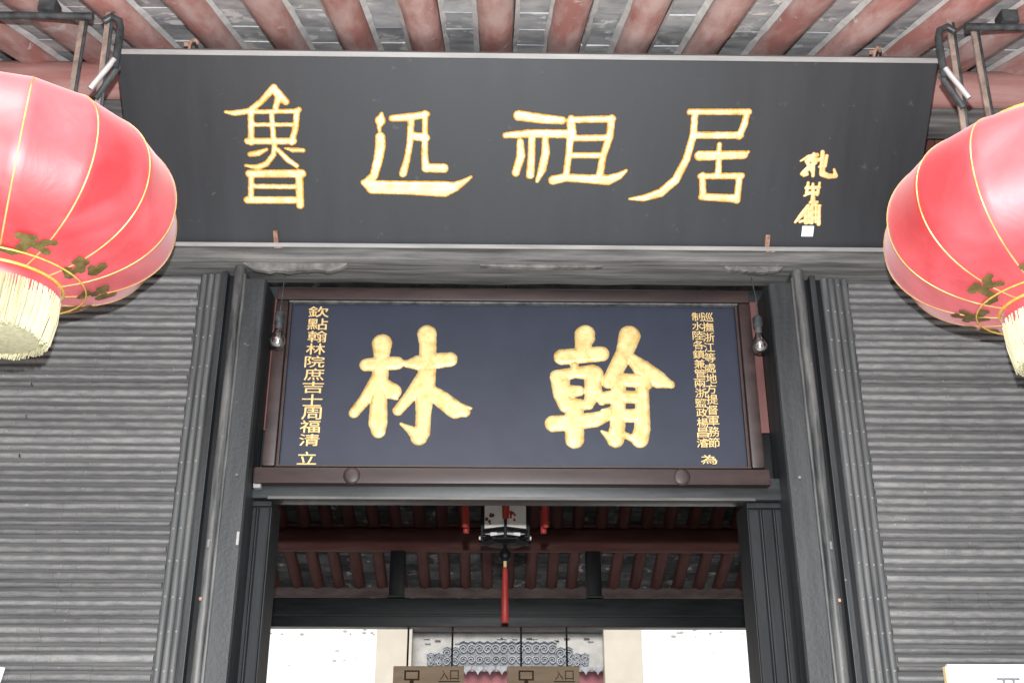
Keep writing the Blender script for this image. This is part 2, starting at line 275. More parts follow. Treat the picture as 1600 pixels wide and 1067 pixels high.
# ------------------------------------------------------------------ glyph meshes (raised gilt characters)
GLYPHS = {
  'lu': [[[-0.9983,0.6291,0.0151],[-1.0504,0.5758,0.0124],[-1.0991,0.5389,0.0124],[-1.156,0.5302,0.0116],[-1.1915,0.5339,0.0069]],[[-0.9986,0.6241,0.0165],[-0.9776,0.5967,0.0193],[-0.9559,0.5768,0.0152]],[[-0.9862,0.5815,0.0138],[-0.9958,0.5536,0.0124]],[[-1.0994,0.5348,0.0094],[-0.9096,0.5408,0.01]],[[-0.9051,0.548,0.0105],[-0.9151,0.5342,0.0125]],[[-1.0936,0.5298,0.0133],[-1.1007,0.4168,0.0134]],[[-0.9147,0.5408,0.0127],[-0.9225,0.4805,0.0128],[-0.9418,0.4183,0.0129]],[[-1.0928,0.4864,0.0089],[-0.9282,0.4881,0.0089]],[[-1.0137,0.5306,0.0105],[-1.012,0.428,0.0117]],[[-1.1158,0.4218,0.0134],[-0.9347,0.4236,0.014]],[[-1.1094,0.3698,0.0107],[-1.0753,0.3754,0.0129],[-1.0421,0.3898,0.0067]],[[-0.9712,0.3957,0.0039],[-0.9395,0.3887,0.0107],[-0.8991,0.3876,0.0095]],[[-1.0091,0.4177,0.0117],[-1.0159,0.3707,0.0107],[-1.0472,0.3327,0.0124],[-1.0847,0.3186,0.0113],[-1.13,0.325,0.0062]],[[-0.9991,0.3892,0.0101],[-0.9627,0.3503,0.0118],[-0.9277,0.3254,0.0096]],[[-1.1179,0.2924,0.0164],[-0.9086,0.2955,0.017]],[[-1.11,0.2935,0.0124],[-1.1199,0.1839,0.0125]],[[-0.92,0.298,0.0164],[-0.9241,0.1668,0.0166]],[[-1.1113,0.2419,0.0108],[-0.9328,0.2415,0.0108]],[[-1.134,0.1859,0.0157],[-0.9361,0.1877,0.0157]]],
  'xun': [[[-0.5854,0.5336,0.0086],[-0.5914,0.5079,0.0215],[-0.5958,0.484,0.0108],[-0.5957,0.4602,0.0056]],[[-0.5935,0.4422,0.0205],[-0.5942,0.4081,0.0213],[-0.604,0.3555,0.0196],[-0.6236,0.29,0.0175],[-0.651,0.2609,0.0198]],[[-0.6652,0.2608,0.0132],[-0.6313,0.2437,0.0286],[-0.5091,0.2424,0.0282],[-0.3461,0.2381,0.0331],[-0.3011,0.2477,0.0209],[-0.2643,0.2687,0.0121],[-0.2366,0.2887,0.0062]],[[-0.5462,0.5162,0.0133],[-0.4784,0.5217,0.0168],[-0.4086,0.5334,0.0129]],[[-0.4706,0.513,0.0142],[-0.4775,0.4213,0.0134],[-0.4902,0.3566,0.0135],[-0.5077,0.2993,0.0164]],[[-0.4161,0.5373,0.0125],[-0.4173,0.462,0.0121],[-0.4205,0.3735,0.0144],[-0.4173,0.3247,0.0164]],[[-0.472,0.4494,0.0162],[-0.4161,0.442,0.0184]],[[-0.4161,0.3227,0.0186],[-0.3452,0.3221,0.0193]]],
  'zu': [[[-0.0513,0.5322,0.0209],[0.0316,0.5219,0.02],[0.12,0.5148,0.0162]],[[-0.1016,0.4546,0.0126],[-0.0096,0.4626,0.0172],[0.1605,0.4625,0.0182]],[[-0.0428,0.4304,0.0144],[-0.0394,0.3735,0.0183],[-0.0588,0.3067,0.0165]],[[0.0031,0.4486,0.0149],[0.0027,0.3739,0.0154],[-0.0012,0.2982,0.0175]],[[0.0552,0.4491,0.0134],[0.0587,0.3887,0.0177],[0.046,0.3204,0.0174],[0.0269,0.273,0.0082]],[[0.1557,0.5222,0.0152],[0.1546,0.4466,0.0157],[0.1498,0.3753,0.0139],[0.1425,0.2996,0.0144]],[[0.1535,0.5134,0.0172],[0.1602,0.4713,0.0191]],[[0.1551,0.518,0.0137],[0.3174,0.5228,0.0149]],[[0.3144,0.5255,0.0152],[0.3098,0.4552,0.0157],[0.2866,0.3767,0.0147],[0.2773,0.3008,0.0163]],[[0.1646,0.446,0.0138],[0.2959,0.4494,0.0138]],[[0.1597,0.3783,0.0127],[0.2847,0.3795,0.0127]],[[0.0902,0.278,0.0194],[0.1374,0.2893,0.0179],[0.2095,0.2857,0.0179],[0.3106,0.2808,0.0218],[0.3531,0.2972,0.0156],[0.3825,0.32,0.0066]]],
  'ju': [[[0.6191,0.5535,0.0126],[0.8517,0.5559,0.0131]],[[0.8449,0.5567,0.0135],[0.8382,0.5079,0.0146],[0.8222,0.4608,0.0146]],[[0.646,0.4626,0.0146],[0.8264,0.4644,0.0151]],[[0.6398,0.5458,0.014],[0.6398,0.4612,0.0151],[0.6191,0.3661,0.0162],[0.5815,0.2832,0.0178],[0.5253,0.2307,0.0184],[0.4577,0.2086,0.0144],[0.4003,0.2048,0.0055]],[[0.6702,0.3812,0.0208],[0.847,0.3874,0.0177],[0.8641,0.3994,0.0064]],[[0.7459,0.4272,0.0103],[0.7513,0.3078,0.0143]],[[0.681,0.2993,0.0133],[0.8456,0.3027,0.0138]],[[0.6886,0.3026,0.0143],[0.6968,0.2145,0.0144]],[[0.8377,0.304,0.0138],[0.8353,0.2017,0.0145]],[[0.6929,0.2163,0.0154],[0.8332,0.2102,0.0179]]],
  'lin': [[[-0.5965,3.2006,0.042],[-0.5949,3.1419,0.0316],[-0.597,3.0736,0.0337],[-0.5984,2.9671,0.0339],[-0.5966,2.8627,0.038],[-0.593,2.8301,0.0288]],[[-0.6555,3.1084,0.0281],[-0.5841,3.1146,0.0316],[-0.531,3.1167,0.0282],[-0.5043,3.1163,0.0147]],[[-0.6053,3.0566,0.028],[-0.6507,2.964,0.0256],[-0.6935,2.9048,0.0216]],[[-0.5851,3.0202,0.0335],[-0.5418,2.9953,0.0335]],[[-0.5713,2.9729,0.0056],[-0.5247,2.9632,0.005]],[[-0.415,3.2444,0.04],[-0.41,3.2008,0.0355],[-0.4081,3.1033,0.0352],[-0.416,3.0129,0.0419],[-0.4188,2.902,0.031],[-0.4195,2.8257,0.0308],[-0.4329,2.8067,0.0343]],[[-0.4926,3.1141,0.0169],[-0.4459,3.119,0.0325],[-0.3928,3.125,0.0353],[-0.3194,3.1341,0.0317]],[[-0.4227,3.0578,0.0309],[-0.4728,2.979,0.0256],[-0.5202,2.9151,0.0216]],[[-0.4105,3.0073,0.028],[-0.3461,2.9621,0.0357],[-0.2927,2.9203,0.0375],[-0.2559,2.9129,0.0236]],[[-0.2982,2.9358,0.025],[-0.2299,2.9262,0.0061]],[[-0.5076,2.861,0.0055],[-0.4677,2.8362,0.0182],[-0.4357,2.812,0.033]]],
  'han': [[[0.2301,3.2441,0.0423],[0.2187,3.1668,0.03]],[[0.2347,3.2501,0.0393],[0.237,3.2322,0.0362]],[[0.1359,3.1474,0.0344],[0.2956,3.1626,0.0336]],[[0.1126,3.0638,0.0282],[0.1238,2.9862,0.0271],[0.1429,2.9351,0.0235]],[[0.1127,3.0655,0.0267],[0.1865,3.0799,0.0238],[0.2576,3.0821,0.0342]],[[0.2628,3.0735,0.0402],[0.2548,2.987,0.0325],[0.2403,2.9499,0.0221]],[[0.1456,2.9351,0.0206],[0.2375,2.9459,0.0229]],[[0.1413,2.9966,0.0325],[0.2011,3.0027,0.023]],[[0.1868,3.0904,0.0179],[0.1846,3.1137,0.0179]],[[0.1479,3.0553,0.0178],[0.146,2.9578,0.0265]],[[0.2053,2.9554,0.0147],[0.2076,2.9355,0.0147]],[[0.1812,2.9353,0.0376],[0.1792,2.8011,0.0383]],[[0.0961,2.8645,0.0344],[0.1819,2.8706,0.0321],[0.2626,2.8823,0.0322],[0.3197,2.9051,0.0229]],[[0.4146,3.2425,0.0453],[0.3911,3.168,0.036],[0.3508,3.0915,0.0328],[0.3189,3.0391,0.0267]],[[0.4027,3.1563,0.021],[0.4606,3.0992,0.0388],[0.5239,3.052,0.0372],[0.5719,3.0321,0.0178]],[[0.3273,3.0449,0.0273],[0.3711,3.051,0.0297],[0.4745,3.0459,0.0297]],[[0.4371,3.063,0.0179],[0.4739,3.0344,0.0267]],[[0.3602,3.0221,0.0308],[0.3557,2.9307,0.0306],[0.3498,2.8464,0.0315],[0.3402,2.8019,0.0349]],[[0.456,3.0227,0.0273],[0.4489,2.847,0.0327],[0.4362,2.8025,0.0355]],[[0.2923,2.973,0.0265],[0.3467,2.979,0.0295]],[[0.2907,2.9219,0.0059],[0.3229,2.9192,0.0176]],[[0.3791,2.9775,0.0272],[0.4333,2.9778,0.0272]],[[0.3733,2.8998,0.0287],[0.4325,2.9001,0.0288]],[[0.2879,2.8338,0.0064],[0.3191,2.8101,0.0204]],[[0.362,2.8159,0.0204],[0.3888,2.8188,0.0116]],[[0.3965,2.8105,0.0145],[0.4255,2.8024,0.0262]],[[0.2826,3.0101,0.0118],[0.2919,2.9587,0.0177]]],
  'sig1': [[[1.0753,0.3649,0.0044],[1.1058,0.3836,0.0079],[1.1397,0.3897,0.0088]],[[1.1258,0.3934,0.0079],[1.132,0.3067,0.008]],[[1.1594,0.4014,0.0092],[1.1685,0.3148,0.0129],[1.196,0.3046,0.0111],[1.2236,0.3064,0.0098],[1.2138,0.3327,0.0053]],[[1.1785,0.3863,0.0075],[1.1764,0.3459,0.0075],[1.153,0.3418,0.0053]],[[1.0886,0.3141,0.0098],[1.1145,0.3414,0.0111],[1.1356,0.359,0.0088]],[[1.1003,0.3644,0.0088],[1.1285,0.3202,0.0067]],[[1.1112,0.3703,0.011],[1.1649,0.3708,0.0079]],[[1.1062,0.3123,0.0089],[1.0953,0.3064,0.0067]]],
  'sig2': [[[1.116,0.2773,0.0067],[1.114,0.2362,0.0076]],[[1.1624,0.2778,0.0058],[1.1582,0.2307,0.008]],[[1.1105,0.257,0.008],[1.1627,0.259,0.008]],[[1.1064,0.2243,0.0049],[1.1265,0.2363,0.008],[1.1595,0.2366,0.008]],[[1.1358,0.2736,0.0058],[1.1444,0.199,0.0112]],[[1.1348,0.1969,0.0081],[1.1619,0.1992,0.0067]]],
  'sig3': [[[1.0814,0.1148,0.0057],[1.107,0.149,0.0114],[1.1267,0.183,0.0087]],[[1.1202,0.1611,0.0096],[1.1265,0.1152,0.011]],[[1.1419,0.1863,0.0066],[1.176,0.185,0.0057]],[[1.1427,0.1792,0.0087],[1.1491,0.1134,0.0088]],[[1.172,0.1794,0.0074],[1.1784,0.1076,0.0088]],[[1.1472,0.1573,0.0057],[1.1746,0.1576,0.0057]],[[1.1497,0.1354,0.0057],[1.1774,0.1337,0.0057]],[[1.1343,0.1672,0.0087],[1.1402,0.1153,0.0079]],[[1.157,0.1912,0.0057],[1.1646,0.1155,0.0057]],[[1.1008,0.1169,0.0066],[1.1197,0.1231,0.0066]]],
}

def noise2(u, v, s):
    return (np.sin(u*s*1.0+1.3)*np.cos(v*s*1.31+0.4) + 0.6*np.sin(u*s*2.3+v*s*1.7) + 0.4*np.cos(u*s*4.1-v*s*3.7+2.0)) / 2.0
def glyph_mesh(name, strokes, cell, h, bev, wob=0.0012):
    """union of tapering strokes as a distance field, cut out on a grid; the top is chamfered towards the outline.
    local x = across, local z = up, local -y = out of the board"""
    pts = np.array([(u-r, v-r) for s in strokes for u, v, r in s] + [(u+r, v+r) for s in strokes for u, v, r in s])
    u0, v0 = pts.min(0) - 3*cell; u1, v1 = pts.max(0) + 3*cell
    us = np.arange(u0, u1, cell); vv = np.arange(v0, v1, cell)
    U, V = np.meshgrid(us, vv, indexing='ij'); D = np.full(U.shape, 1e9)
    for s in strokes:
        for (a, b) in zip(s[:-1], s[1:]):
            dx, dy = b[0]-a[0], b[1]-a[1]; l2 = dx*dx+dy*dy+1e-12
            t = np.clip(((U-a[0])*dx + (V-a[1])*dy)/l2, 0, 1)
            D = np.minimum(D, np.hypot(U-a[0]-t*dx, V-a[1]-t*dy) - (a[2] + t*(b[2]-a[2])))
    D += wob*noise2(U, V, 150.0)
    verts = []; faces = []; cache = {}
    nx, ny = U.shape
    def corner(i, j):
        k = (i, j)
        if k not in cache:
            cache[k] = len(verts); d = -D[i, j]
            verts.append((U[i, j], -h*min(1.0, (d/bev))**0.6 - 0.0008, V[i, j]))
        return cache[k]
    rim = {}
    def edge(i, j, i2, j2):
        k = (min((i, j), (i2, j2)), max((i, j), (i2, j2)))
        if k not in cache:
            a, b = D[k[0]], D[k[1]]; t = a/(a-b)
            cache[k] = len(verts)
            verts.append((U[k[0]]+t*(U[k[1]]-U[k[0]]), -0.0008, V[k[0]]+t*(V[k[1]]-V[k[0]])))
            rim[cache[k]] = 1
        return cache[k]
    ins = D < 0
    any_in = ins[:-1, :-1] | ins[1:, :-1] | ins[:-1, 1:] | ins[1:, 1:]
    for i, j in zip(*np.nonzero(any_in)):
        cs = [(i, j), (i+1, j), (i+1, j+1), (i, j+1)]; poly = []
        for k in range(4):
            p, q = cs[k], cs[(k+1) % 4]
            if ins[p]: poly.append(corner(*p))
            if ins[p] != ins[q]: poly.append(edge(*p, *q))
        if len(poly) >= 3: faces.append(poly)
    me = bpy.data.meshes.new(name); me.from_pydata(verts, [], faces); me.update()
    bm = bmesh.new(); bm.from_mesh(me)
    bmesh.ops.recalc_face_normals(bm, faces=bm.faces[:])
    # face outwards (-y)
    if sum(f.normal.y for f in bm.faces) > 0: bmesh.ops.reverse_faces(bm, faces=bm.faces[:])
    # skirt: the rim goes down 1.5 mm into the board so the character has a closed side
    be = [e for e in bm.edges if e.is_boundary]
    r = bmesh.ops.extrude_edge_only(bm, edges=be)
    for v in r['geom']:
        if isinstance(v, bmesh.types.BMVert): v.co.y += 0.0025
    for f in bm.faces:
        c = f.calc_center_median(); f.material_index = 1 if c.y > -0.0008 - h*0.62 else 0
    bm.to_mesh(me); bm.free()
    me.polygons.foreach_set('use_smooth', [True]*len(me.polygons))
    return me
_fc = {}
def font_mesh(ch, bold=0.004, ext=0.03):
    """one printed character, 1 unit high, centred, lying in the x-z plane and facing -y"""
    if ch in _fc: return _fc[ch]
    cu = bpy.data.curves.new('character', 'FONT'); cu.body = ch; cu.size = 1.0; cu.offset = bold; cu.extrude = ext; cu.resolution_u = 2
    o = bpy.data.objects.new('character', cu); col.objects.link(o)
    bpy.context.view_layer.update()
    me = bpy.data.meshes.new_from_object(o.evaluated_get(bpy.context.evaluated_depsgraph_get()))
    bpy.data.objects.remove(o)
    co = np.zeros(len(me.vertices)*3); me.vertices.foreach_get('co', co); co = co.reshape(-1, 3)
    lo, hi = co.min(0), co.max(0); c = (lo+hi)/2
    q = np.stack([(co[:, 0]-c[0])/max(hi[0]-lo[0], 0.45), -co[:, 2], (co[:, 1]-c[1])/max(hi[1]-lo[1], 0.45)], 1)
    me.vertices.foreach_set('co', q.astype(np.float32).ravel()); me.update()
    _fc[ch] = me
    return me

# ================================================================== THE SETTING
def structure(o): o['kind'] = 'structure'; return o
GZ = 0.0
structure(MB().add([(-900, -900, -0.02), (900, -900, -0.02), (900, 900, -0.02), (-900, 900, -0.02)], [(0, 1, 2, 3)]).build('ground', M['stone']))
fl = structure(MB().box(-4.2, 4.2, -0.6, 8.6, -0.01, 0.12, 0.01).build('floor', M['stone']))
# stone paving in front of the gate: slabs laid in courses
pav = structure(MB().box(-6, 6, -6.5, -0.62, -0.015, 0.0).build('pavement', M['mortar']))
slabs = [MB().box(-0.49, 0.49, -0.29, 0.29, 0.0, 0.03, 0.006).mesh('paving_slab', False, M['stone']) for _ in range(1)]
for j in range(10):
    for i in range(-6, 7):
        x = i*0.99 + (0.49 if j % 2 else 0)
        if abs(x) > 5.8: continue
        o = link('paving_slab', slabs[0], pav); o.location = (x, -0.93 - j*0.59, random.uniform(-0.004, 0.003)); o.rotation_euler.z = random.uniform(-0.004, 0.004)

# ================================================================== FRONT EAVE
SL = math.tan(R(21.0)); ZE = 4.47
def zr(y): return ZE + SL*y
ca, sa = math.cos(R(21)), math.sin(R(21))
roof = thing('eave_roof', 'front eave of faded red rafters with grey bricks laid between them', 'eave')
PITCH = 0.2825; RX0 = -0.140
NB = 12
rw, rh = 0.068, 0.085   # half width, depth
raf_meshes = []
for k in range(3):
    mb = MB(); prof = []
    for t in range(0, 181, 30):
        a = R(180 + t); prof.append((rw*math.cos(a), rh*0.62*math.sin(a) + 0.0))
    prof = prof + [(rw, rh*0.55), (-rw, rh*0.55)]
    rr = random.Random(k)
    mb.prism(prof, 'y', -1.25, 0.10, 8, lambda i: (rr.uniform(-.003, .003), rr.uniform(-.003, .003)))
    raf_meshes.append(mb.mesh('rafter', 40.0, M['rafter']))
for i in range(-NB, NB + 1):
    o = link('rafter', raf_meshes[i % 3], roof)
    o.location = (RX0 + i*PITCH + random.uniform(-.008, .008), 0, ZE + 0.052)
    o.rotation_euler = (R(21), 0, random.uniform(-.006, .006))
bk = []
for k in range(3):
    rr = random.Random(30+k); mb = MB()
    mb.box(-0.0715, 0.0715, -0.0985, 0.0985, 0.0, 0.03, 0.003)
    bk.append(mb.mesh('ceiling_brick', False, M['brick']))
ROW = 0.199
for i in range(-NB, NB):
    for j in range(6):
        d = -1.22 + j*ROW
        o = link('ceiling_brick', bk[random.randrange(3)], roof)
        s = d + ROW/2
        x = RX0 + (i+0.5)*PITCH
        o.location = (x, s*ca, ZE + 0.052 + s*sa + 0.016 + random.uniform(-.003, .004))
        o.rotation_euler = (R(21) + random.uniform(-.02, .02), random.uniform(-.015, .015), random.uniform(-.02, .02))
# lime mortar bedding seen as pale lines along the rafters, and the closed deck above
mb = MB()
for i in range(-NB, NB + 1):
    x = RX0 + i*PITCH
    for s in (-1, 1):
        a = x + s*(rw + 0.002); b = x + s*(rw + 0.020 + random.uniform(-.004, .004))
        pts = []
        n = 14
        for k in range(n + 1):
            t = -1.25 + 1.34*k/n; w_ = random.uniform(-.004, .005)
            for xx, dz in ((a, -0.008), (b + s*w_, 0.0075)):
                pts.append((xx, t*ca - dz*0, ZE + 0.052 + t*sa + dz + 0.006))
        mb.add(pts, [(2*k, 2*k+1, 2*k+3, 2*k+2) for k in range(n)])
mo = mb.build('mortar', M['mortar'], roof); mo['kind'] = 'stuff'
YR = 2.74; ZRG = zr(YR) + 0.12
W2 = 4.4
def slab(mb, ya, za, yb, zb, th, x0=-W2, x1=W2):
    mb.prism([(ya, za), (yb, zb), (yb, zb+th), (ya, za+th)], 'x', x0, x1)
mb = MB(); slab(mb, -1.22, zr(-1.22)+0.15, YR, zr(YR)+0.15, 0.10); mb.build('roof_deck', M['brick_dark'], roof)
# tile courses on top and the fascia at the edge
mb = MB()
for i in range(44):
    x = -4.3 + i*0.2
    mb.prism([(x-0.07, 0.0), (x+0.07, 0.0), (x+0.05, 0.05), (x, 0.075), (x-0.05, 0.05)], 'y', -1.27, 2.9)
    for k in range(len(mb.v)-10, len(mb.v)):
        v = mb.v[k]; mb.v[k] = (v[0], v[1]*1.0, v[2] + zr(v[1]) + 0.25)
tl = mb.build('roof_tiles', M['brick_dark'], roof); tl['kind'] = 'stuff'
MB().box(-4.4, 4.4, -1.25, -1.223, zr(-1.2)+0.03, zr(-1.2)+0.24, 0.004).build('fascia_board', M['rafter'], roof)
# wall plate (round purlin) carrying the rafters over the wall
MB().tube([(-4.3, -0.16, zr(-0.16)-0.075), (4.3, -0.16, zr(-0.16)-0.075)], 0.095, 20).build('purlin', M['purlin_pale'], roof, 50.0)
MB().box(-4.3, 4.3, -0.20, -0.10, zr(-0.16)-0.27, zr(-0.16)-0.175, 0.006).build('wall_plate', M['lintel'], roof)

# board wall over the lintel, behind the leaning sign
hb = thing('board_wall', 'dull red board wall above the lintel, behind the leaning black sign', 'wall')
for i in range(24):
    x = -4.3 + i*0.36
    MB().box(x+0.002, x+0.358, 0.0, 0.04, 3.585, 4.50, 0.004).build('board', M['redboard'], hb)

# ================================================================== SLATTED WALLS
ZL = 3.50      # underside of the lintel
def slat_wall(side, xin, label):
    xo = 3.3
    t = thing('slatted_wall', label, 'wall', group='bamboo slat walls either side of the door')
    MB().box(min(side*xo, side*(xin-0.01)), max(side*xo, side*(xin-0.01)), 0.0, 0.05, 0.1, ZL).build('backing_board', M['slat_back'], t)
    L_ = xo - xin
    ms = []
    for k in range(5):
        rr = random.Random(100+k+int(side)*7); mb = MB()
        h = 0.0112 + rr.uniform(-.0008, .0008)
        prof = [(0.0, -h*1.1), (-0.006, -h), (-0.012, -h*0.6), (-0.0150, h*0.1), (-0.0105, h*0.75), (0.0, h)]
        mb.prism(prof, 'x', 0.0, side*L_, 8, lambda i: (rr.uniform(-.0010, .0010), rr.uniform(-.0012, .0012)))
        for q in range(5):                      # bamboo node rings
            xx = rr.uniform(0.1, L_ - 0.1)
            mb.prism([(a*1.13 - 0.0004, b*1.06) for a, b in prof], 'x', side*xx, side*(xx+0.010))
        ms.append(mb.mesh('slat', 60.0, M['slat']))
    n = int((ZL - 0.12)/0.0328)
    for i in range(n):
        z = ZL - 0.022 - i*0.0328
        o = link('slat', ms[random.randrange(5)], t)
        o.location = (side*xin + side*random.uniform(-0.012, 0.006), random.uniform(-.0018, .001), z + random.uniform(-.0014, .0014))
        o.rotation_euler = (random.uniform(-.14, .14), random.uniform(-.0016, .0016), 0)
        o.scale = (1.0, random.uniform(0.75, 1.15), random.uniform(0.82, 1.22))
    mb = MB()
    for xx in (xin+0.06, xin+0.34, xin+0.66, xin+1.0, xin+1.36):
        for i in range(n):
            if random.random() < 0.25: continue
            z = ZL - 0.022 - i*0.0328; x = side*(xx + random.uniform(-.008, .008)); r = 0.0022
            mb.add([(x-r, -0.0145, z-r), (x+r, -0.0145, z-r), (x+r, -0.0145, z+r), (x-r, -0.0145, z+r), (x, -0.0172, z)],
                   [(0, 1, 4), (1, 2, 4), (2, 3, 4), (3, 0, 4), (3, 2, 1, 0)])
    nl = mb.build('nails', M['trim'], t); nl['kind'] = 'stuff'
    # upright strips that finish the slats beside the jamb, nailed
    xs = xin - 0.004
    for k in range(4):
        a = xs - k*0.0285
        pr = [(a, 0.0), (a-0.027, 0.0), (a-0.0255, -0.018), (a-0.018, -0.0245), (a-0.008, -0.0245), (a-0.0012, -0.018)]
        rr = random.Random(k+40)
        pr = [(side*p, q - 0.003*k) for p, q in pr]
        mb = MB(); mb.prism(pr, 'z', 0.11, ZL - 0.002, 9, lambda i: (rr.uniform(-.0012, .0012), rr.uniform(-.001, .001)))
        o = mb.build('edge_strip', M['strip'], t, 50.0)
        nm = MB()
        for q in range(26):
            z = 0.25 + q*0.129 + random.uniform(-.006, .006)
            if z > ZL-0.03: continue
            x = side*(a-0.0135); y = -0.0245-0.003*k
            nm.add([(x-.003, y, z-.003), (x+.003, y, z-.003), (x+.003, y, z+.003), (x-.003, y, z+.003), (x, y-.003, z)],
                   [(0, 1, 4), (1, 2, 4), (2, 3, 4), (3, 0, 4), (3, 2, 1, 0)])
        no = nm.build('nails', M['trim'], o); no['kind'] = 'stuff'
    return t
slat_wall(-1, 1.362, 'weathered black bamboo slat wall left of the doorway, below the left lantern')
slat_wall(1, 1.340, 'weathered black bamboo slat wall right of the doorway, behind the white notice')

# ================================================================== LINTEL
lt = thing('lintel_beam', 'weathered grey timber lintel ledge directly under the large black sign', 'lintel')
rr = random.Random(5)
prof = [(0.06, 3.502), (-0.125, 3.502), (-0.148, 3.512), (-0.155, 3.535), (-0.150, 3.558), (-0.138, 3.572), (0.06, 3.578)]
MB().prism(prof, 'x', -3.4, 3.4, 60, lambda i: (rr.uniform(-.004, .004), rr.uniform(-.0025, .0025))).build('beam', M['lintel'], lt, 30.0)
MB().box(-3.4, 3.4, -0.168, -0.1575, 3.556, 3.5735, 0.003).build('edge_strip', M['trim'], lt)
# splintered, peeling underside
for (x0, x1, dz) in ((-1.16, -0.74, 0.042), (-0.2, 0.3, 0.010), (0.80, 1.04, 0.026)):
    n = 16; up = []; lo = []
    for i in range(n+1):
        x = x0 + (x1-x0)*i/n
        e = math.sin(math.pi*min(1, max(0, i/n)))**0.4
        up.append((x, 3.503)); lo.append((x, 3.5 - dz*e*rr.uniform(0.55, 1.0) - 0.002))
    MB().prism(lo + up[::-1], 'y', -0.128, -0.104).build('splinter', M['chip'], lt)

# ================================================================== DOOR FRAME
df = thing('door_frame', 'black moulded timber door frame with fluted inner posts', 'door frame')
def jamb(side, x_in, x_out):
    z0, z1 = 0.12, 3.44
    w_ = x_out - x_in
    rr = random.Random(9+int(side))
    # flat post
    pr = [(x_in, 0.10), (x_in, -0.092), (x_in+0.006, -0.10), (x_in+w_*0.62, -0.105), (x_in+w_*0.62, 0.10)]
    MB().prism([(side*a, b) for a, b in pr], 'z', z0, z1, 10, lambda i: (rr.uniform(-.001, .001), rr.uniform(-.001, .001))).build('jamb_post', M['jamb'], df, 30.0)
    # small bead
    c = x_in + w_*0.68
    MB().tube([(side*c, -0.104, z0), (side*c, -0.104, z1+0.02)], 0.0075, 8).build('bead', M['ridge'], df, 60.0)
    # round outer moulding
    c2 = x_in + w_*0.88; r = w_*0.165
    pts = [(side*(c2 + r*math.cos(R(a))), -0.085 - r*1.25*math.sin(R(a))) for a in range(0, 181, 20)] + [(side*(c2-r), 0.0), (side*(c2+r), 0.0)]
    MB().prism(pts, 'z', z0, z1+0.058, 12, lambda i: (rr.uniform(-.0012, .0012), rr.uniform(-.0012, .0012))).build('moulding', M['ridge'], df, 40.0)
    MB().box(*sorted((side*(x_in+w_*0.62+0.001), side*(x_out-0.003))), -0.078, 0.1, z0, z1, 0).build('jamb_core', M['jamb'], df)
    # dark rebate between frame and slats
    a, b = sorted((side*x_out, side*(x_out+0.10)))
    MB().box(a, b, -0.012, 0.08, z0, ZL-0.002).build('rebate', M['black'], df)
    # narrow cover board inside the rebate
    a, b = sorted((side*(x_out+0.042), side*(x_out+0.066)))
    MB().box(a, b, -0.055, -0.0125, z0, ZL-0.003, 0.003).build('cover_strip', M['jamb'], df)
    # worn bare flecks and pegs
    for (z, dx, hh, mt) in ((2.36, 0.012, 0.05, 'trim'), (2.35, w_*0.9, 0.03, 'chip'), (2.16, w_*0.96, 0.012, 'rust'), (2.62, 0.3*w_, 0.01, 'chip')):
        if side > 0 and hh > 0.04: continue
        x = side*(x_in+dx); yy = -0.1065 if dx < 0.7*w_ else -0.085-r*1.25-0.001
        MB().box(x-0.005, x+0.005, yy-0.004, yy+0.004, z, z+hh, 0.002).build('worn_fleck', M[mt], df)
jamb(-1, 1.067, 1.195)
jamb(1, 0.980, 1.125)
# head board in shadow above the plaque and dark backing
MB().box(-1.30, 1.24, 0.101, 0.14, 3.30, 3.50).build('head_board', M['black_h'], df)
MB().box(-1.30, 1.24, 0.142, 0.19, 2.60, 3.30).build('back_board', M['black'], df)
# red side boards glimpsed beside the plaque
MB().box(-1.066, -0.99, 0.085, 0.10, 2.86, 3.44, 0.003).build('side_board', M['redboard'], df)
MB().box(0.905, 0.979, 0.085, 0.10, 2.86, 3.44, 0.003).build('side_board', M['redboard'], df)
# transom rail
MB().box(-1.10, 1.06, 0.02, 0.139, 2.567, 2.655, 0.008).build('transom_rail', M['black_h'], df, 30.0)
MB().box(-1.01, 0.88, 0.012, 0.0197, 2.562, 2.574, 0.003).build('rail_lip', M['brownlip'], df)
# fluted inner posts
def stile(x0, x1):
    x0, x1 = min(x0, x1), max(x0, x1); y = 0.06
    MB().box(x0, x1, y, 0.24, 0.12, 2.5655, 0.004).build('inner_post', M['black'], df)
    n = max(2, round((x1-x0)/0.052)); p = (x1-x0)/n
    for i in range(n):
        a = x0 + i*p + 0.003; b = x0 + (i+1)*p - 0.003
        pts = [(a, y-0.0005), (a+0.002, y-0.007-0.002*(i % 2)), (a+0.008, y-0.010-0.002*(i % 2)), (b-0.008, y-0.010-0.002*(i % 2)), (b-0.002, y-0.007-0.002*(i % 2)), (b, y-0.0005)]
        MB().prism(pts, 'z', 0.14, 2.535, 4).build('flute', M['black'], df, 25.0)
        MB().tube([(b+0.003, y-0.006, 0.14), (b+0.003, y-0.006, 2.535)], 0.0028, 6).build('bead', M['jamb'], df)
    MB().box(x0-0.003, x1+0.003, y-0.022, y-0.0005, 2.540, 2.562, 0.004).build('capital', M['black'], df)
stile(-1.105, -1.000)
stile(0.852, 1.062)
MB().box(-1.0635, -1.035, -0.012, 0.018, 2.60, 2.625, 0.004).build('peg', M['trim'], df)
MB().box(-1.2, 1.2, -0.02, 0.2, 0.12, 0.32, 0.01).build('threshold', M['black_h'], df)

